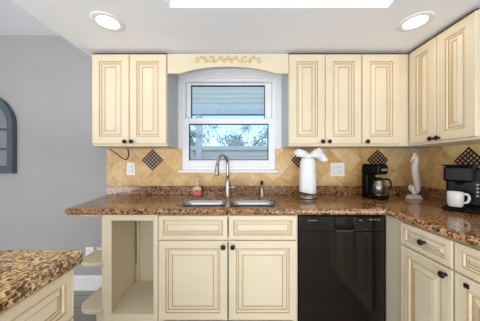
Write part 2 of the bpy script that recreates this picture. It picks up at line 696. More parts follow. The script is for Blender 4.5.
mb.prism([(WB + a, b) for a, b in prof], 'X', WL, SOF + 0.3, 'trimw')
mb.build('baseboard_back', kind='structure')

# ------------------------------------------------------------------ window (double hung) and what is outside
win = bpy.data.objects.new('window_1', None)
COL.objects.link(win)
win.location = ((WX0 + WX1) / 2, WB, WZ0)
win['kind'] = 'structure'
mb = MB()
cd = WB - 0.016
mb.box(WX0 - 0.075, WX0 + 0.004, cd, WB, 1.374, 2.15, 'trimw', 0.003)
mb.box(WX1 - 0.004, WX1 + 0.075, cd, WB, 1.374, 2.15, 'trimw', 0.003)
mb.box(WX0 + 0.004, WX1 - 0.004, cd, WB, WZ1, 2.15, 'trimw', 0.003)
mb.build('casing', win)
mb = MB()
mb.box(WX0 - 0.03, WX1 + 0.03, WB - 0.045, WB + 0.02, WZ0 - 0.024, WZ0, 'white', 0.005)
mb.build('sill', win)
mb = MB()
f0, f1 = WB - 0.006, WB + 0.09
mb.box(WX0, WX0 + 0.03, f0, f1, WZ0, WZ1, 'white', 0.004)
mb.box(WX1 - 0.03, WX1, f0, f1, WZ0, WZ1, 'white', 0.004)
mb.box(WX0 + 0.03, WX1 - 0.03, f0, f1, WZ1 - 0.03, WZ1, 'white', 0.004)
mb.box(WX0 + 0.03, WX1 - 0.03, f0, f1, WZ0, WZ0 + 0.03, 'white', 0.004)
mb.build('frame', win)


def sash(name, x0, x1, z0, z1, gx0, gx1, gz0, gz1, y0, y1):
    mb = MB()
    mb.box(x0, gx0, y0, y1, z0, z1, 'white', 0.004)
    mb.box(gx1, x1, y0, y1, z0, z1, 'white', 0.004)
    mb.box(gx0, gx1, y0, y1, z0, gz0, 'white', 0.004)
    mb.box(gx0, gx1, y0, y1, gz1, z1, 'white', 0.004)
    s = mb.build(name, win)
    mb = MB()
    g = 0.007
    yy = y0 + 0.004
    mb.box(gx0, gx0 + g, yy, y1 - 0.004, gz0, gz1, 'slot')
    mb.box(gx1 - g, gx1, yy, y1 - 0.004, gz0, gz1, 'slot')
    mb.box(gx0 + g, gx1 - g, yy, y1 - 0.004, gz0, gz0 + g, 'slot')
    mb.box(gx0 + g, gx1 - g, yy, y1 - 0.004, gz1 - g, gz1, 'slot')
    mb.build('gasket', s)
    mb = MB()
    ym = (y0 + y1) / 2
    mb.box(gx0 + g, gx1 - g, ym - 0.002, ym + 0.002, gz0 + g, gz1 - g, 'glass')
    mb.build('pane', s)


sash('upper_sash', WX0 + 0.03, WX1 - 0.03, 1.62, WZ1 - 0.03, -0.500, 0.240, 1.672, 2.012, WB + 0.045, WB + 0.08)
sash('lower_sash', WX0 + 0.012, WX1 - 0.012, WZ0 + 0.03, 1.672, -0.508, 0.268, 1.262, 1.618, WB - 0.003, WB + 0.035)
mb = MB()
mb.box(-0.15, -0.09, WB - 0.012, WB + 0.02, 1.672, 1.684, 'white', 0.003)
mb.build('sash_lock', win)

mb = MB()
mb.box(-14, 14, WB + 0.16, 26, -0.35, -0.3, 'ground')
mb.build('ground', kind='structure')
# screened porch outside: siding above, posts, rail
pr = thing('porch', 'pale blue-grey porch with lap siding seen outside the window', 'porch', (-0.2, 4.2, -0.3))
mb = MB()
py = 4.2
for k in range(20):
    z = 2.36 + k * 0.095
    mb.prism([(py, z), (py - 0.013, z), (py - 0.005, z + 0.098), (py, z + 0.098)], 'X', -3.2, 2.6, 'siding')
mb.build('siding', pr)
mb = MB()
mb.box(-3.2, 2.6, py - 0.05, py + 0.1, 2.22, 2.36, 'porch', 0.006)
mb.build('beam', pr)
for x in (-0.86, -1.9, 1.35):
    mb = MB()
    mb.box(x - 0.06, x + 0.06, py - 0.03, py + 0.09, -0.3, 2.22, 'porch', 0.006)
    mb.build('post', pr)
mb = MB()
mb.tube([(-1.19, py + 0.02, 2.2), (-0.74, py + 0.02, 0.9)], 0.035, 10, 'slate')
mb.build('brace', pr)
mb = MB()
mb.box(-3.2, 2.6, py - 0.02, py + 0.07, 1.50, 1.58, 'porch', 0.004)
mb.build('rail', pr)
mb = MB()
for k in range(13):
    z = -0.3 + k * 0.14
    mb.prism([(py + 0.05, z), (py + 0.02, z), (py + 0.035, z + 0.142), (py + 0.05, z + 0.142)], 'X', -3.2, 2.6, 'siding')
mb.build('knee_wall', pr)


def tree(x, y, h, seed, label):
    r = random.Random(seed)
    t = thing('garden_tree', label, 'tree', (x, y, -0.3), 'trees beyond the porch')
    mb = MB()
    tips = []
    base = Vector((x, y, -0.3))
    mb.tube([base, base + Vector((0.05, 0, h * 0.3)), base + Vector((-0.03, 0.05, h * 0.55))], [0.11, 0.08, 0.05], 8, 'bark')
    for k in range(9):
        a = r.uniform(0, 2 * PI)
        s = base + Vector((0, 0, h * r.uniform(0.25, 0.5)))
        e = s + Vector((math.cos(a) * h * 0.28, math.sin(a) * h * 0.28, h * r.uniform(0.12, 0.38)))
        mb.tube([s, (s + e) / 2 + Vector((0, 0, 0.08)), e], [0.04, 0.026, 0.012], 6, 'bark')
        tips += [e, (s + e) / 2]
    mb.build('trunk', t)
    mb = MB()
    mi = mb.mi('leaf')
    for e in tips:
        for _ in range(110):
            c = e + Vector((r.gauss(0, 0.22), r.gauss(0, 0.22), r.gauss(0, 0.2)))
            u = Vector((r.gauss(0, 1), r.gauss(0, 1), r.gauss(0, 1))).normalized()
            w = u.orthogonal().normalized()
            l = r.uniform(0.05, 0.1)
            mb.f([mb.v(c - u * l), mb.v(c + w * l * 0.4), mb.v(c + u * l), mb.v(c - w * l * 0.4)], mi)
    o = mb.build('foliage', t)
    o['kind'] = 'stuff'


tree(-2.6, 8.0, 3.6, 1, 'grey-green tree beyond the porch, at the left of the lower window pane')
tree(0.35, 11.5, 4.3, 2, 'grey-green tree beyond the porch, in the middle of the lower window pane')
tree(-0.9, 15.5, 5.2, 4, 'tall grey-green tree far beyond the porch, behind the left half of the lower pane')
tree(2.5, 7.6, 3.7, 3, 'grey-green tree beyond the porch, at the right of the lower window pane')

# ------------------------------------------------------------------ backsplash tiles
TB0 = 1.013
mb = MB()
yt0, yt1 = WB - 0.009, WB - 0.0006
mb.box(SOF, WX0 - 0.03, yt0, yt1, TB0, 1.374, 'tile_x')
mb.box(WX1 + 0.03, WR - 0.009, yt0, yt1, TB0, 1.374, 'tile_x')
mb.box(WX0 - 0.03, WX1 + 0.03, yt0, yt1, TB0, WZ0 - 0.0245, 'tile_x')
mb.box(WX0 - 0.03, WX0 - 0.001, yt0, yt1, WZ0 + 0.0005, 1.3735, 'tile_x')
mb.box(WX1 + 0.001, WX1 + 0.03, yt0, yt1, WZ0 + 0.0005, 1.3735, 'tile_x')
bs = mb.build('tile_backsplash')
tag(bs, 'tan stone backsplash of diagonal tiles on the window wall', 'backsplash', 'tiled backsplashes')
mb = MB()
mb.box(WR - 0.009, WR - 0.0006, -0.3, WB - 0.0095, TB0, 1.374, 'tile_y')
bs2 = mb.build('tile_backsplash')
tag(bs2, 'tan stone backsplash of diagonal tiles on the right wall, behind the pod coffee machine', 'backsplash', 'tiled backsplashes')


def accent(parent, T):
    """dark diamond tile with a lattice of small tan squares; T local (u,v,d)"""
    R = T @ Matrix.Rotation(PI / 4, 4, 'Z')
    a = 0.0735
    mb = MB(R)
    mb.box(-a, a, -a, a, 0, 0.004, 'darktile', 0.001)
    o = mb.build('accent_tile', parent)
    o['label'] = 'dark brown diamond accent tile with a tan lattice'
    mb = MB(R)
    n = 5
    st = 2 * (a - 0.006) / n
    for i in range(n):
        for j in range(n):
            cx = -a + 0.006 + st * (i + 0.5)
            cy = -a + 0.006 + st * (j + 0.5)
            q = st * 0.25
            mb.box(cx - q, cx + q, cy - q, cy + q, 0.004, 0.0052, 'mosaic')
    mb.build('mosaic', o)


for x in (-0.859, 0.590, 1.327):
    accent(bs, face_frame('S', (x, yt0 + 0.001, 1.264)))
accent(bs2, face_frame('W', (WR - 0.0085, 1.547, 1.252)))

# ------------------------------------------------------------------ upper cabinets
UF = 1.70         # face frame front of the back run; door fronts at 1.68
U0, U1 = 1.374, 2.132
UD = WB - UF - 0.002


def upper(x0, x1, doors, label, facing='S', group='cream upper cabinets', left_w=None, right_w=None, split=None):
    w = x1 - x0
    if facing == 'S':
        org = (x0, UF, U0)
        dep = UD
    else:
        org = (1.385, x1, U0)      # x0,x1 are world y here; u runs towards the camera
        dep = WR - 1.385 - 0.002
    T = face_frame(facing, org)
    root = thing('upper_cabinet', label, 'cabinet', org, group)
    h = U1 - U0
    carcass(T, w, h, dep, root, 0.038, side='laminate' if facing == 'S' else 'cream', left_w=left_w, right_w=right_w, back='cream_in')
    for (u0, u1, ku) in doors:
        panel_front('door', T, u0, 0.018, u1 - u0, h - 0.028, root, 0.0005, kn=(ku, 0.034), stile=0.058)
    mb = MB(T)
    mb.box(0.03 if facing == 'W' else 0, w, h + 0.0002, h + 0.004, -dep, 0.012, 'gap_shade')  # dark strip stands in for the shadow gap under the ceiling
    mb.build('top_gap_shade', root)
    return root


upper(-1.219, -0.608, [(0.003, 0.3035, 0.279), (0.3085, 0.608, 0.333)], 'cream two-door upper cabinet left of the window')
upper(0.3915, 0.986, [(0.003, 0.2935, 0.269), (0.2985, 0.592, 0.323)], 'cream two-door upper cabinet just right of the window')
upper(0.988, 1.384, [(0.004, 0.309, 0.034)], 'cream single-door upper cabinet in the corner, above the drip coffee maker', right_w=0.080)
upper(1.195, 1.6985, [(0.030, 0.2545, 0.232), (0.2595, 0.5005, 0.282)], 'cream two-door upper cabinet on the right wall, above the pod coffee machine', 'W')

# valance with arch and carved scroll
val = thing('valance', 'cream arched valance bridging the upper cabinets above the window', 'valance', (-0.108, 1.70, 1.97))
xa, xb = -0.606, 0.3895
zb, zt, zp = 1.973, 2.132, 2.028
arc = []
a0, a1 = -0.50, 0.285
for i in range(33):
    t = i / 32
    x = a0 + (a1 - a0) * t
    arc.append((x, zb + (zp - zb) * (1 - abs(2 * t - 1) ** 2.3)))
mb = MB()
ym0, ym1 = 1.695, 1.715
top = [(x, zt) for x, z in arc]
mi = mb.mi('cream')


def strip(pts_low, pts_top):
    for (p, q, r, s) in zip(pts_low, pts_low[1:], pts_top, pts_top[1:]):
        A = [mb.v((p[0], ym0, p[1])), mb.v((q[0], ym0, q[1])), mb.v((s[0], ym0, s[1])), mb.v((r[0], ym0, r[1]))]
        B = [mb.v((p[0], ym1, p[1])), mb.v((q[0], ym1, q[1])), mb.v((s[0], ym1, s[1])), mb.v((r[0], ym1, r[1]))]
        mb.f(A, mi)
        mb.f(B[::-1], mi)
        mb.f((A[0], B[0], B[1], A[1]), mi)
        mb.f((A[3], A[2], B[2], B[3]), mi)


low = [(xa, zb)] + arc + [(xb, zb)]
strip(low, [(x, zt) for x, _ in low])
mb.box(xa - 0.0, xa + 0.001, ym0, ym1, zb, zt, 'cream')
mb.box(xb - 0.001, xb, ym0, ym1, zb, zt, 'cream')
bmesh.ops.remove_doubles(mb.bm, verts=mb.bm.verts, dist=1e-5)
mb.build('board', val)
mb = MB()
cx, cz, yy = -0.108, 2.088, ym0 - 0.001
for s in (-1, 1):
    for (ox, r0, turn, up) in ((0.055, 0.022, 1, 1), (0.125, 0.020, -1, -1), (0.195, 0.017, 1, 1), (0.25, 0.013, -1, -1)):
        pts, rr = [], []
        for i in range(19):
            t = i / 18
            a = turn * (0.4 + t * 4.6)
            r = r0 * (1.05 - 0.75 * t)
            pts.append((cx + s * (ox + r * math.cos(a)), yy, cz + up * r * math.sin(a) * 0.9))
            rr.append(0.0085 * (1.1 - 0.6 * t))
        mb.tube(pts, rr, 6, 'carved')
    pts = [(cx + s * (0.01 + 0.27 * i / 24), yy, cz + 0.014 * math.sin(i / 24 * PI * 3.4) - 0.006) for i in range(25)]
    mb.tube(pts, [0.008 - 0.004 * i / 24 for i in range(25)], 6, 'carved')
    for k in range(7):
        a = 0.03 + k * 0.037
        mb.ball((cx + s * a, yy, cz + (0.022 if k % 2 else -0.02)), 0.015, 'carved', 1.0, 0.6, 0.55)
for k in range(5):
    a = (k - 2) * 0.5
    mb.ball((cx + 0.018 * math.sin(a), yy, cz + 0.022 * math.cos(a) - 0.008), 0.018, 'carved', 0.5, 0.5, 1.0)
mb.build('carved_scroll', val)

# ------------------------------------------------------------------ base cabinets
BF = 1.42      # face frame front of the back run; door fronts at 1.40
CT0, CT1 = 0.886, 0.928
CE = CT1 + 0.0008      # what stands on the counter
BH = CT0 - 0.001

# open cabinet (no door) and rounded end shelves
ox0, ox1 = -0.937, -0.567
T = face_frame('S', (ox0, BF - 0.018, 0))
oc = thing('open_base_cabinet', 'cream base cabinet with its door missing, left of the sink cabinet', 'cabinet', (ox0, BF, 0))
carcass(T, ox1 - ox0, BH, 0.41, oc, 0.042, toe=0.10, left_w=0.055, right_w=0.03, bot_rail=0.105)
mb = MB(T)
mb.box(0.030, 0.052, 0.206, BH - 0.02, -0.4015, -0.385, 'cream', 0.002)
mb.build('back_cleat', oc)
mb = MB(T)
mb.tube([(0.024, 0.86, -0.395), (0.0245, 0.70, -0.394), (0.0235, 0.55, -0.396), (0.024, 0.36, -0.395)], 0.0045, 8, 'gap_shade')  # dark tube stands in for the shaded crack between side and back
mb.build('corner_gap_shade', oc)

es = thing('end_shelf', 'cream rounded open end shelves under the left counter overhang', 'shelf', (ox0 - 0.1, 1.7, 0))


def shelf_poly(x0, x1, y0, y1, r):
    pts = [(x1, y0), (x1, y1), (x0, y1)]
    for i in range(11):
        a = PI + PI / 2 * i / 10
        pts.append((x0 + r + r * math.cos(a), y0 + r + r * math.sin(a)))
    return pts


ex1 = ox0 - 0.001
for nm, z0, z1, xl in (('shelf_board', 0.525, 0.552, -1.145), ('shelf_board', 0.20, 0.228, -1.145), ('top_board', 0.868, BH, -1.155)):
    curve_slab(nm, shelf_poly(xl, ex1, 1.405, 2.005, 0.11), [], z0, z1, 0.005, 'cream', es)
mb = MB()
mb.prism(shelf_poly(-1.075, ex1, 1.47, 1.99, 0.09), 'Z', 0, 0.199, 'cream')
mb.build('plinth', es)
mb = MB()
mb.box(ex1 - 0.018, ex1, 1.415, 1.99, 0.553, 0.865, 'cream')
mb.box(ex1 - 0.018, ex1, 1.415, 1.99, 0.229, 0.524, 'cream')
mb.build('side_panel', es)

# sink base cabinet
sx0, sx1 = -0.566, 0.390
T = face_frame('S', (sx0, BF, 0))
w = sx1 - sx0
sb = thing('sink_base_cabinet', 'wide cream sink cabinet with two false drawers and two doors', 'cabinet', (sx0, BF, 0))
mbod = MB(T)
mbod.box(0, 0.018, 0.1, BH, -0.57, -0.02, 'cream')
mbod.box(w - 0.018, w, 0.1, BH, -0.57, -0.02, 'cream')
mbod.box(0.018, w - 0.018, 0.122, 0.14, -0.57, -0.02, 'cream_in')
mbod.build('body', sb)
mb = MB(T)
for a, b, c, d in ((0, 0.03, 0.1, BH), (w - 0.03, w, 0.1, BH), (0.03, w - 0.03, 0.1, 0.14), (0.03, w - 0.03, BH - 0.03, BH), (0.03, w - 0.03, 0.69, 0.73)):
    mb.box(a, b, c, d, -0.02, 0, 'cream', 0.0015)
mb.build('face_frame', sb)
mb = MB(T)
mb.box(0, w, 0, 0.1, -0.56, -0.07, 'cream')
mb.build('toe_kick', sb)
um = -0.088 - sx0
xl, xr = 0.004, w - 0.011
for (u0, u1, ku) in ((xl, um - 0.004, um - 0.032), (um + 0.004, xr, um + 0.032)):
    panel_front('false_drawer', T, u0, 0.712, u1 - u0, 0.166, sb, 0.0005, small=True)
    panel_front('door', T, u0, 0.165, u1 - u0, 0.54, sb, 0.0005, kn=(ku, 0.669))

# dishwasher
dx0, dx1 = 0.396, 0.9745
dw = thing('dishwasher', 'glossy black dishwasher under the counter between the cream cabinets', 'dishwasher', (0.69, BF, 0))
mb = MB()
mb.box(dx0 + 0.008, dx1 - 0.008, BF + 0.015, 1.97, 0.02, 0.872, 'blackmatte')
mb.build('tub', dw)
mb = MB()
zd0, zd1 = 0.10, 0.884
pk = (0.632, 0.772, 0.770, 0.812)     # pocket handle opening x0 x1 z0 z1
yf = 1.398
mb.box(dx0, dx1, yf, BF + 0.012, zd0, pk[2], 'blackgloss', 0.004)
mb.build('door', dw)
mb = MB()
mb.box(dx0, pk[0], yf + 0.001, BF + 0.012, pk[2] + 0.002, 0.868, 'blackgloss', 0.003)
mb.box(pk[1], dx1, yf + 0.001, BF + 0.012, pk[2] + 0.002, 0.868, 'blackgloss', 0.003)
mb.box(pk[0], pk[1], yf + 0.001, BF + 0.012, pk[3], 0.868, 'blackgloss')
mb.box(pk[0], pk[1], yf + 0.018, BF + 0.012, pk[2] + 0.002, pk[3], 'blackmatte')
cp = mb.build('control_panel', dw)
mb = MB()
mb.box(dx0 + 0.002, dx1 - 0.002, yf + 0.006, BF + 0.01, 0.8685, 0.8745, 'black')
mb.build('vent_strip', dw)
mb = MB()
mb.tube([(pk[0] + 0.004, yf + 0.002, pk[2] + 0.014), (pk[0] + 0.02, yf - 0.004, pk[2] + 0.005), (pk[1] - 0.02, yf - 0.004, pk[2] + 0.005), (pk[1] - 0.004, yf + 0.002, pk[2] + 0.014)], 0.0055, 8, 'lip')
mb.build('handle', dw)
mb = MB()
for k in range(9):
    mb.box(dx0 + 0.058 + k * 0.0074, dx0 + 0.0628 + k * 0.0074, yf + 0.0003, yf + 0.002, 0.8415, 0.8475, 'grey_mark')
mb.build('badge', cp)
for bx in (0.808, 0.818, 0.876, 0.888, 0.905, 0.915, 0.930, 0.940):
    mb = MB()
    mb.box(bx - 0.003, bx + 0.003, yf - 0.0005, yf + 0.002, 0.843 + (0.004 if bx > 0.85 else 0), 0.850 + (0.004 if bx > 0.85 else 0), 'grey_mark')
    mb.build('button', cp)
mb = MB()
mb.box(dx0 + 0.01, dx1 - 0.01, BF + 0.05, BF + 0.07, 0.0, 0.098, 'blackmatte')
mb.build('toe_panel', dw)

# right-hand run of base cabinets, facing the island
XF = 0.997     # face frame; door fronts at about 0.992


def side_base(y1, y0, label, fronts, filler=0.0, square=False, end=False):
    """cabinet from world y1 (far) to y0 (near) with one drawer above one door"""
    T = face_frame('W', (XF, y1, 0))
    w = y1 - y0
    root = thing('base_cabinet', label, 'cabinet', (XF, y1, 0), 'cream base cabinets of the right run')
    carcass(T, w, BH, WR - XF - 0.004, root, 0.03, toe=0.10, mids=(0.740,), left_w=filler or 0.03)
    for (u0, u1, kd, kdoor, sq) in fronts:
        panel_front('drawer', T, u0, 0.744, u1 - u0, 0.130, root, 0.0005, small=True, kn=(kd, 0.812) if kd else None)
        panel_front('door', T, u0, 0.125, u1 - u0, 0.611, root, 0.0005, kn=(kdoor, 0.722 if square else 0.704), square=sq)
    return root


side_base(1.419, 0.951, 'cream base cabinet with drawer and door beside the dishwasher', [(0.158, 0.465, 0.322, 0.438, False)], filler=0.155)
side_base(0.949, 0.575, 'cream base cabinet at the right frame edge with a square catch on its door', [(0.006, 0.368, 0.186, 0.060, True)])

# ------------------------------------------------------------------ countertops
ct = thing('countertop', 'polished brown granite counter running under the window and along the right wall', 'countertop', (0, 1.7, CT0))
cx0, cx1 = -0.47, 0.275
cy0, cy1 = 1.447, 1.765
outer = [(-1.165, 1.372)]
outer += [(0.952, 1.372), (0.962, 1.362), (0.962, 0.25), (WR - 0.002, 0.25), (WR - 0.002, WB - 0.002), (-1.305, WB - 0.002)]
outer += [(-1.188, 1.392), (-1.18, 1.379)]
hole = rrect(cx0, cx1, cy0, cy1, 0.075, ccw=False)
curve_slab('slab', outer, [hole], CT0, CT1, 0.015, 'granite', ct)
mb = MB()
mb.box(-1.305, WR - 0.002, WB - 0.022, WB - 0.002, CT1 + 0.0005, TB0 - 0.001, 'granite', 0.002)
mb.build('upstand', ct)
mb = MB()
mb.box(WR - 0.022, WR - 0.002, 0.25, WB - 0.0225, CT1 + 0.0005, TB0 - 0.001, 'granite', 0.002)
mb.build('upstand', ct)

# sink, two bowls
sk = thing('sink', 'stainless steel double-bowl sink set into the granite below the window', 'sink', (-0.1, 1.6, 0.70))


def bowl(x0, x1, y0, y1):
    mb = MB()
    mi = mb.mi('steel')
    lv = [(0.0005, CT1 - 0.010), (0.0, CT1 - 0.010), (0.0, CT0 - 0.012), (-0.006, CT0 - 0.10), (-0.016, CT0 - 0.165), (-0.045, CT0 - 0.185), (-0.09, CT0 - 0.19)]
    prev = None
    for g, z in lv:
        g = -g
        pts = rrect(x0 + g, x1 - g, y0 + g, y1 - g, max(0.02, 0.07 - g * 0.5), 6)
        ring = [mb.v((x, y, z)) for x, y in pts]
        if prev:
            for k in range(len(ring)):
                mb.f((prev[k], prev[(k + 1) % len(ring)], ring[(k + 1) % len(ring)], ring[k]), mi, True)
        prev = ring
    mb.f(prev, mi)
    o = mb.build('bowl', sk)
    mb = MB()
    mb.lathe(((x0 + x1) / 2, (y0 + y1) / 2, CT0 - 0.1895), [(0.045, 0), (0.045, 0.002), (0.03, 0.003), (0.02, 0.001)], 20, 'nickel')
    mb.build('drain', o)


xm = -0.10
bowl(cx0 + 0.003, xm - 0.022, cy0 + 0.003, cy1 - 0.003)
bowl(xm + 0.022, cx1 - 0.003, cy0 + 0.003, cy1 - 0.003)
mb = MB()
mb.box(xm - 0.0215, xm + 0.0215, cy0 + 0.003, cy1 - 0.003, CT0 - 0.02, CT1 - 0.010, 'steel', 0.004)
mb.build('divider', sk)

# faucet
fx, fy = -0.120, 1.868
fa = thing('faucet', 'brushed nickel gooseneck pull-down faucet behind the sink', 'faucet', (fx, fy, CE))
mb = MB()
mb.lathe((fx, fy, CE), [(0.031, 0), (0.031, 0.006), (0.026, 0.012), (0.0225, 0.03), (0.0225, 0.13), (0.019, 0.145), (0.0155, 0.17)], 24, 'nickel')
mb.build('body', fa)
dirv = Vector((-0.075, -0.15, 0))
P0 = Vector((fx, fy, CE + 0.16))
zt = 1.215
pts = [P0, Vector((fx, fy, zt - 0.08)), Vector((fx, fy, zt - 0.02))]
for i in range(1, 15):
    a = PI * 0.97 * i / 14
    pts.append(Vector((fx, fy, zt)) + dirv * 0.5 * (1 - math.cos(a)) + Vector((0, 0, 0.085 * math.sin(a))))
mb = MB()
mb.tube(pts, 0.0135, 14, 'nickel')
mb.build('gooseneck', fa)
e = pts[-1]
tn = (pts[-1] - pts[-2]).normalized()
mb = MB()
mb.tube([e - tn * 0.002, e + tn * 0.02, e + tn * 0.06, e + tn * 0.085, e + tn * 0.092], [0.0145, 0.017, 0.0185, 0.0195, 0.017], 16, 'nickel')
mb.build('spray_head', fa)
mb = MB()
mb.tube([(fx + 0.018, fy, CE + 0.082), (fx + 0.075, fy - 0.006, CE + 0.084)], 0.016, 14, 'nickel')
mb.tube([(fx + 0.068, fy - 0.006, CE + 0.088), (fx + 0.085, fy - 0.012, CE + 0.108), (fx + 0.112, fy - 0.025, CE + 0.120)], [0.011, 0.009, 0.008], 12, 'nickel')
mb.build('lever', fa)

# deck soap pump
px_, py_ = 0.190, 1.872
sp_ = thing('soap_dispenser', 'slim nickel deck soap pump right of the faucet', 'soap dispenser', (px_, py_, CE))
mb = MB()
mb.lathe((px_, py_, CE), [(0.024, 0), (0.024, 0.005), (0.017, 0.012), (0.016, 0.06), (0.012, 0.075), (0.0075, 0.08), (0.0075, 0.11)], 20, 'nickel')
mb.build('base', sp_)
mb = MB()
mb.lathe((px_, py_, CE + 0.11), [(0.0125, 0), (0.0135, 0.004), (0.0125, 0.03), (0.009, 0.036)], 18, 'bronze')
mb.tube([(px_, py_, CE + 0.130), (px_ - 0.01, py_ - 0.04, CE + 0.134), (px_ - 0.018, py_ - 0.068, CE + 0.124)], [0.007, 0.006, 0.005], 10, 'bronze')
mb.build('pump_head', sp_)

# soap bottle
bx_, by_ = -0.412, 1.935
so = thing('soap_bottle', 'small soap bottle with pink liquid and clear pump, left of the faucet', 'soap bottle', (bx_, by_, CE))
mb = MB()
mb.T = Matrix.Translation((bx_, by_, CE + 0.0005)) @ Matrix.Diagonal((1, 0.62, 1, 1))
mb.lathe((0, 0, 0), [(0.030, 0), (0.039, 0.006), (0.043, 0.022), (0.0425, 0.042)], 24, 'soap')
mb.lathe((0, 0, 0), [(0.0425, 0.042), (0.040, 0.066), (0.031, 0.080), (0.015, 0.086), (0.014, 0.092)], 24, 'soaplab')
mb.build('bottle', so)
mb = MB()
mb.lathe((bx_, by_, CE + 0.0925), [(0.019, 0), (0.019, 0.018), (0.009, 0.022), (0.008, 0.05), (0.015, 0.053), (0.016, 0.067), (0.010, 0.072)], 18, 'clear')
mb.tube([(bx_, by_, CE + 0.155), (bx_ + 0.022, by_ - 0.022, CE + 0.16), (bx_ + 0.032, by_ - 0.032, CE + 0.15)], [0.009, 0.008, 0.006], 10, 'clear')
mb.build('pump', so)
mb = MB()
mb.box(bx_ - 0.016, bx_ + 0.016, by_ - 0.0285, by_ - 0.0245, CE + 0.046, CE + 0.052, 'slot')
mb.build('label_print', so)

# ------------------------------------------------------------------ wall plates
def wall_plate(name, label, cat, T, w, h, kind, ng=1):
    root = thing(name, label, cat, T.translation)
    mb = MB(T)
    mb.box(-w / 2, w / 2, -h / 2, h / 2, 0, 0.006, 'plate', 0.002)
    mb.build('plate', root)
    for k in range(ng):
        cu = (k - (ng - 1) / 2) * 0.046
        if kind[k] == 'rocker':
            mb = MB(T)
            mb.box(cu - 0.0175, cu + 0.0175, -0.034, 0.034, 0.0055, 0.0075, 'slot')
            mb.box(cu - 0.0165, cu + 0.0165, -0.033, 0.033, 0.006, 0.0095, 'plate', 0.001)
            mb.build('rocker', root)
        else:
            mb = MB(T)
            mb.box(cu - 0.0175, cu + 0.0175, -0.034, 0.034, 0.0055, 0.0075, 'slot')
            mb.box(cu - 0.0165, cu + 0.0165, -0.033, 0.033, 0.006, 0.0085, 'plate', 0.001)
            for s in (-1, 1):
                for q in (-0.006, 0.006):
                    mb.box(cu + q - 0.0012, cu + q + 0.0012, s * 0.018 - 0.004, s * 0.018 + 0.006, 0.008, 0.0088, 'slot')
            mb.build('receptacle', root)
    return root


yp = yt0
wall_plate('outlet_plate', 'white outlet plate on the tiles under the left upper cabinet', 'outlet', face_frame('S', (-1.068, yp, 1.178)), 0.078, 0.124, ['outlet'])
wall_plate('switch_plate', 'wide white switch plate on the tiles between towel and drip coffee maker', 'light switch', face_frame('S', (0.935, yp, 1.172)), 0.135, 0.130, ['rocker', 'outlet'], 2)
wall_plate('outlet_plate', 'white outlet plate low on the grey wall behind the end shelves', 'outlet', face_frame('S', (-1.475, WB, 0.355)), 0.075, 0.12, ['outlet'])

# cord hanging below the left upper cabinet
mb = MB()
yc = yt0 - 0.006
pts = [Vector(p) for p in ((-1.275, yc, 1.372), (-1.225, yc, 1.338), (-1.17, yc, 1.296), (-1.125, yc, 1.270), (-1.10, yc, 1.278), (-1.09, yc, 1.32), (-1.098, yc, 1.372))]
pp = [Vector(p) for p in smooth_path([tuple(p) for p in pts], 5)]
mb.tube(pp, 0.0042, 8, 'slot')
o = mb.build('power_cord')
tag(o, 'thin dark cord looping down from under the left upper cabinet', 'cord')

# ------------------------------------------------------------------ towel on its stand
tx, ty = 0.585, 1.80
ph = thing('paper_towel_holder', 'round-based metal towel stand right of the sink under the white towel', 'towel stand', (tx, ty, CE))
mb = MB()
mb.lathe((tx, ty, CE), [(0.072, 0), (0.077, 0.004), (0.077, 0.012), (0.068, 0.020), (0.058, 0.022), (0.056, 0.034), (0.02, 0.036)], 32, 'nickel')
mb.build('base', ph)
mb = MB()
mb.lathe((tx, ty, CE + 0.03), [(0.007, 0), (0.007, 0.31), (0.012, 0.318), (0.014, 0.33), (0.009, 0.342), (0.003, 0.345)], 14, 'bronze')
mb.build('rod', ph)
dt = thing('dish_towel', 'white towel tied with a floppy bow around the towel stand', 'towel', (tx, ty, CE + 0.03))
mb = MB()
rows = []
nz, na = 16, 48
for i in range(nz + 1):
    t = i / nz
    z = 0.980 + t * 0.307
    row = []
    for k in range(na + 1):
        a = 2 * PI * k / na
        r = 0.064 + 0.006 * (1 - t) + 0.0022 * math.sin(a * 5 + 0.6) * (0.4 + t) + 0.0015 * math.sin(a * 9 + t * 2)
        if t > 0.86:
            r *= 1 - 0.30 * (t - 0.86) / 0.14
        zz = z + 0.006 * math.sin(a * 2 + 1) * (1 - t)
        row.append((tx + 1.02 * r * math.cos(a), ty + 0.8 * r * math.sin(a), zz))
    rows.append(row)
mb.grid(rows, 'cloth')
inner = [[(tx + (x - tx) * 0.94, ty + (y - ty) * 0.94, z) for x, y, z in r] for r in rows]
mb.grid(inner, 'cloth')
mb.grid([rows[0], inner[0]], 'cloth')
mb.grid([rows[-1], inner[-1]], 'cloth')
mb.build('wrap', dt)


def lobe(pts_c, wid, thick, seed):
    """puffy cloth wing: centre line of (x,y,z,half height)"""
    r = random.Random(seed)
    mb = MB()
    path = smooth_path(pts_c, 6)
    rows = []
    n = 20
    for i, (x, y, z, hh) in enumerate(path):
        row = []
        for k in range(n + 1):
            a = 2 * PI * k / n
            fold = 1 + 0.16 * math.sin(a * 4 + i * 0.35 + seed) + 0.07 * math.sin(a * 7 - i * 0.5)
            row.append((x + 0.006 * math.sin(a * 3 + i), y + thick * math.cos(a) * fold * (hh / wid) ** 0.5, z + hh * math.sin(a) * fold))
        rows.append(row)
    mb.grid(rows, 'cloth')
    mb.f([mb.v(p) for p in rows[0][:-1]][::-1], 0)
    mb.f([mb.v(p) for p in rows[-1][:-1]], 0)
    return mb.build('bow_loop', dt)


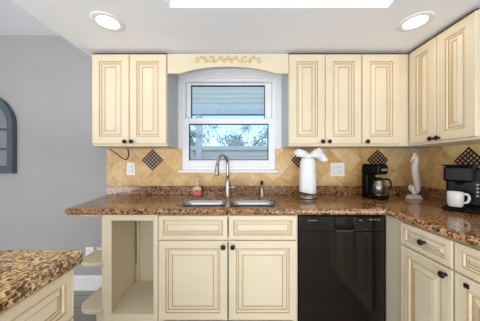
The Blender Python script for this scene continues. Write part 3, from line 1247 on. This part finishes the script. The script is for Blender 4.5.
yb = ty - 0.045
lobe([(tx - 0.005, yb, 1.295, 0.018), (tx - 0.05, yb, 1.315, 0.030), (tx - 0.09, yb + 0.005, 1.322, 0.036), (tx - 0.115, yb + 0.01, 1.322, 0.022), (tx - 0.127, yb + 0.012, 1.33, 0.004)], 0.04, 0.022, 1)
lobe([(tx + 0.005, yb, 1.295, 0.018), (tx + 0.045, yb, 1.318, 0.036), (tx + 0.08, yb + 0.005, 1.315, 0.047), (tx + 0.12, yb + 0.008, 1.288, 0.038), (tx + 0.148, yb + 0.012, 1.265, 0.016), (tx + 0.155, yb + 0.012, 1.256, 0.004)], 0.05, 0.024, 2)
mb = MB()
mb.ball((tx, yb - 0.004, 1.294), 0.022, 'cloth', 1.1, 0.9, 1.0)
mb.build('bow_knot', dt)

# ------------------------------------------------------------------ drip coffee maker
def local_thing(name, label, cat, loc, rotz):
    o = thing(name, label, cat, loc)
    return o, Matrix.Translation(loc) @ Matrix.Rotation(rotz, 4, 'Z')


cm, T = local_thing('coffee_maker', 'black drip coffee maker with glass carafe in the counter corner', 'coffee maker', (1.165, 1.80, CE), 0.46)
T = T @ Matrix.Diagonal((0.76, 0.78, 1, 1))
mb = MB(T)     # local: front is -y, width x
mb.box(-0.085, 0.085, -0.115, 0.10, 0, 0.035, 'black', 0.010)
mb.build('base', cm)
mb = MB(T)
mb.box(-0.082, 0.082, 0.025, 0.098, 0.035, 0.21, 'black', 0.010)
mb.build('tank', cm)
mb = MB(T)
mb.box(-0.086, 0.086, -0.105, 0.10, 0.208, 0.292, 'black', 0.016)
hd = mb.build('brew_head', cm)
mb = MB(T)
mb.box(-0.05, 0.05, -0.1065, -0.104, 0.240, 0.258, 'grey_mark', 0.001)
mb.build('badge', hd)
mb = MB(T)
mb.box(-0.075, 0.075, -0.09, 0.09, 0.291, 0.298, 'blackmatte', 0.003)
mb.build('lid', cm)
mb = MB(T)
mb.lathe((0, -0.045, 0.035), [(0.055, 0), (0.058, 0.003), (0.03, 0.004)], 28, 'steel')
mb.build('warming_plate', cm)
mb = MB(T)
prof = [(0.045, 0.0), (0.06, 0.012), (0.068, 0.045), (0.066, 0.075), (0.054, 0.105), (0.045, 0.122)]
mb.lathe((0, -0.045, 0.040), prof, 32, 'carafe', caps=False)
mb.lathe((0, -0.045, 0.040), [(0.0445, 0.0), (0.001, 0.001)], 32, 'carafe', caps=False)
ca = mb.build('carafe', cm)
mb = MB(T)
mb.lathe((0, -0.045, 0.040), [(0.047, 0.118), (0.0495, 0.121), (0.0495, 0.135), (0.03, 0.142), (0.005, 0.143)], 28, 'black')
mb.build('carafe_lid', ca)
mb = MB(T)
mb.lathe((0, -0.045, 0.040), [(0.0565, 0.098), (0.0595, 0.098), (0.0545, 0.110), (0.052, 0.110)], 28, 'steel', caps=False)
mb.build('carafe_band', ca)
mb = MB(T)
hp = [(0.034, -0.085, 0.168), (0.06, -0.117, 0.166), (0.072, -0.132, 0.14), (0.07, -0.13, 0.10), (0.055, -0.112, 0.075)]
mb.tube([Vector(p) for p in smooth_path(hp, 5)], 0.0085, 10, 'black')
mb.build('carafe_handle', ca)

# ------------------------------------------------------------------ seahorse figurine
gx, gy = 1.490, 1.775
sh = thing('seahorse_figurine', 'white seahorse figurine on a square base in the counter corner', 'figurine', (gx, gy, CE))
mb = MB()
mb.box(gx - 0.047, gx + 0.047, gy - 0.035, gy + 0.035, CE, CE + 0.012, 'chalk', 0.003)
mb.box(gx - 0.040, gx + 0.040, gy - 0.029, gy + 0.029, CE + 0.012, CE + 0.032, 'chalk', 0.004)
mb.build('base', sh)
c = 0.00186
P = lambda a, b, r: (gx + (a - 267) * c * 0.85, gy, CE + (275 - b) * c * 0.97, r * c * 0.72)
spine = [P(250, 238, 6), P(244, 226, 8), P(250, 216, 9), P(262, 220, 11), P(264, 236, 14), P(272, 246, 16), P(284, 232, 16), P(284, 205, 16), P(277, 175, 16.5), P(272, 145, 17.5), P(271, 120, 16.5), P(277, 98, 14), P(279, 82, 13), P(272, 73, 13.5), P(264, 79, 10), P(257, 88, 6), P(252, 94, 5), P(250, 96, 5.5)]
sp2 = smooth_path(spine, 5)
mb = MB()
mb.tube([Vector(p[:3]) for p in sp2], [max(0.004, p[3]) * (1 + (0.06 if i % 3 == 0 else 0)) for i, p in enumerate(sp2)], 14, 'chalk')
mb.build('body', sh)
for (a, b) in ((287, 92), (288, 106), (286, 120), (286, 134), (287, 148), (290, 162), (293, 178), (297, 196), (298, 214)):
    mb = MB()
    mb.ball(P(a, b, 1)[:3], 0.006, 'chalk', 1.6, 0.7, 0.9, 8)
    mb.build('dorsal_spike', sh)
mb = MB()
mb.T = Matrix.Translation(P(271, 64, 1)[:3])
mb.lathe((0, 0, 0), [(0.010, -0.004), (0.011, 0.004), (0.015, 0.012), (0.004, 0.010)], 10, 'chalk')
mb.build('coronet', sh)
for s_ in (-1, 1):
    q = P(268, 74, 1)
    mb = MB()
    mb.ball((q[0], gy + s_ * 0.0165, q[2]), 0.004, 'slot', n=8)
    mb.build('eye', sh)

# ------------------------------------------------------------------ pod coffee machine and mug
km, T = local_thing('pod_coffee_machine', 'black single-serve pod coffee machine with a white mug, at the right frame edge', 'coffee machine', (1.503, 1.385, CE), -0.95)
# local: front is -y
mb = MB(T)
mb.box(-0.085, 0.085, -0.17, 0.12, 0, 0.024, 'black', 0.009)
mb.build('base', km)
mb = MB(T)
mb.box(-0.07, 0.07, -0.16, -0.06, 0.0245, 0.031, 'blackmatte', 0.003)
mb.build('drip_tray', km)
mb = MB(T)
mb.box(-0.085, 0.085, -0.045, 0.12, 0.024, 0.275, 'black', 0.014)
bd = mb.build('body', km)
for k in range(4):
    mb = MB(T)
    mb.lathe((0.062, -0.0445, 0.168 - k * 0.024), [(0.007, 0), (0.007, 0.002), (0.005, 0.003)], 14, 'button', axis='Y')
    mb.build('button', bd)
mb = MB(T)
mb.box(-0.08, 0.055, -0.15, -0.035, 0.185, 0.285, 'black', 0.014)
hd = mb.build('brew_head', km)
mb = MB(T)
mb.box(-0.083, 0.058, -0.155, 0.03, 0.2855, 0.296, 'blackmatte', 0.005)
mb.build('handle', hd)
mb = MB(T)
mb.lathe((-0.012, -0.10, 0.165), [(0.014, 0), (0.02, 0.02)], 16, 'blackmatte')
mb.build('spout', hd)

mx_, my_, mz_ = 1.352, 1.300, CE + 0.0315
mg = thing('mug', 'white ceramic mug on the drip tray of the pod coffee machine', 'mug', (mx_, my_, mz_))
mb = MB()
k_ = 0.80
mb.lathe((mx_, my_, mz_), [(a * k_, b * 0.95) for a, b in [(0.034, 0), (0.040, 0.002), (0.047, 0.018), (0.0485, 0.055), (0.0485, 0.097), (0.0475, 0.0985), (0.0455, 0.097), (0.0445, 0.055), (0.043, 0.022), (0.030, 0.006), (0.001, 0.005)]], 36, 'ceramic')
mb.build('cup', mg)
mb = MB()
hp = [(0.0455, 0.080), (0.065, 0.084), (0.081, 0.072), (0.083, 0.05), (0.07, 0.030), (0.044, 0.026)]
da = Vector((0.93, -0.36, 0))
mb.tube([Vector((mx_, my_, mz_ + b * 0.95)) + da * a * k_ for a, b in smooth_path(hp, 5)], 0.0055, 10, 'ceramic', flat=1.3)
mb.build('handle', mg)

# ------------------------------------------------------------------ small white thing on the end shelf
mb = MB()
zc = 0.5535
pp = []
for i in range(60):
    t = i / 59
    a = t * 4.2 * PI
    r = 0.030 - 0.008 * math.sin(a * 0.7)
    pp.append(Vector((-1.098 + r * math.cos(a), 1.62 + r * 0.8 * math.sin(a), zc + 0.006 + 0.022 * t)))
mb.tube(pp, 0.0055, 8, 'trimw')
o = mb.build('coiled_cord')
tag(o, 'small white coiled cord lying on the upper end shelf', 'cord')

# ------------------------------------------------------------------ island
IX, IY = -0.570, 0.715
il = thing('island_cabinet', 'cream island cabinet with raised drawer front, bottom left', 'cabinet', (IX, 0.3, 0))
T = face_frame('E', (IX - 0.02, 0.0, 0))
carcass(T, IY, BH, 0.7, il, 0.03, toe=0.10, mids=(0.708,), stiles=(0.34,))
for (u0, u1, kd, kdoor) in ((0.36, 0.704, 0.525, 0.40), (0.012, 0.335, 0.175, 0.30)):
    panel_front('drawer', T, u0, 0.714, u1 - u0, 0.163, il, 0.0005, small=True, kn=None)
    panel_front('door', T, u0, 0.125, u1 - u0, 0.580, il, 0.0005, kn=None)
ic = curve_slab('island_countertop', [(-1.55, -0.05), (-0.553, -0.05), (-0.553, 0.722), (-0.561, 0.730), (-1.55, 0.730)], [], CT0, CT1, 0.006, 'granite2')
tag(ic, 'speckled tan and brown granite top of the island, bottom left', 'countertop')

# ------------------------------------------------------------------ arched mirror on the grey wall
axc, ahw = -2.475, 0.292
az0, azs, ar = 1.135, 1.600, 0.30
am = thing('arched_mirror', 'slate-blue arched window-style mirror on the grey wall at the left edge', 'mirror', (axc, WB, az0))


def arch_pts(hw, z0, zs, r, n=28):
    return [(axc + hw, z0), (axc + hw, zs)] + [(axc + hw * math.cos(PI * i / n), zs + r * math.sin(PI * i / n)) for i in range(1, n)] + [(axc - hw, zs), (axc - hw, z0)]


def arch_ring(mb, A, B, y0, y1, m):
    mi = mb.mi(m)
    n = len(A)
    a0 = [mb.v((x, y0, z)) for x, z in A]
    b0 = [mb.v((x, y0, z)) for x, z in B]
    a1 = [mb.v((x, y1, z)) for x, z in A]
    b1 = [mb.v((x, y1, z)) for x, z in B]
    for k in range(n):
        j = (k + 1) % n
        mb.f((a0[k], a0[j], b0[j], b0[k]), mi)
        mb.f((a1[k], b1[k], b1[j], a1[j]), mi)
        mb.f((a0[k], a1[k], a1[j], a0[j]), mi)
        mb.f((b0[k], b0[j], b1[j], b1[k]), mi)


mb = MB()
A = arch_pts(ahw, az0, azs, ar)
B = arch_pts(ahw - 0.05, az0 + 0.05, azs, ar - 0.05)
C_ = arch_pts(ahw - 0.072, az0 + 0.072, azs, ar - 0.072)
arch_ring(mb, A, B, WB - 0.045, WB - 0.001, 'slate')
arch_ring(mb, B, C_, WB - 0.028, WB - 0.001, 'slate')
mb.build('frame', am)
mb = MB()
mb.f([mb.v((x, WB - 0.012, z)) for x, z in C_], mb.mi('mirror'))
mb.f([mb.v((x, WB - 0.004, z)) for x, z in C_][::-1], mb.mi('mirror'))
mb.build('mirror_pane', am)
mb = MB()
for z in (1.37, 1.56):
    mb.box(axc - ahw + 0.085, axc + ahw - 0.072, WB - 0.026, WB - 0.013, z - 0.010, z + 0.010, 'slate')
for x in (axc - 0.07, axc + 0.07):
    mb.box(x - 0.010, x + 0.010, WB - 0.025, WB - 0.013, az0 + 0.085, azs + ar - 0.105, 'slate')
mb.build('muntin', am)

# ------------------------------------------------------------------ recessed lights
for lx, ly, lab in ((-0.868, 1.344, 'round recessed ceiling light above the left cabinets'), (1.135, 1.344, 'round recessed ceiling light above the right cabinets')):
    rl = thing('recessed_light', lab, 'ceiling light', (lx, ly, CL), 'recessed ceiling lights')
    mb = MB()
    mb.lathe((lx, ly, CL), [(0.064, -0.004), (0.086, -0.006), (0.098, -0.002), (0.098, 0.0)], 36, 'trimw', caps=False)
    mb.build('trim_ring', rl)
    mb = MB()
    mb.lathe((lx, ly, CL - 0.0035), [(0.066, 0), (0.061, -0.0015), (0.0005, -0.002)], 36, 'lens', caps=False)
    mb.build('lens', rl)
    l = bpy.data.lights.new('lamp', 'AREA')
    l.shape = 'DISK'
    l.size = 0.15
    l.energy = RECESSED_W
    l.color = (1.0, 0.86, 0.66)
    lo = bpy.data.objects.new('lamp', l)
    COL.objects.link(lo)
    lo.parent = rl
    lo.location = (0, 0, -0.012)
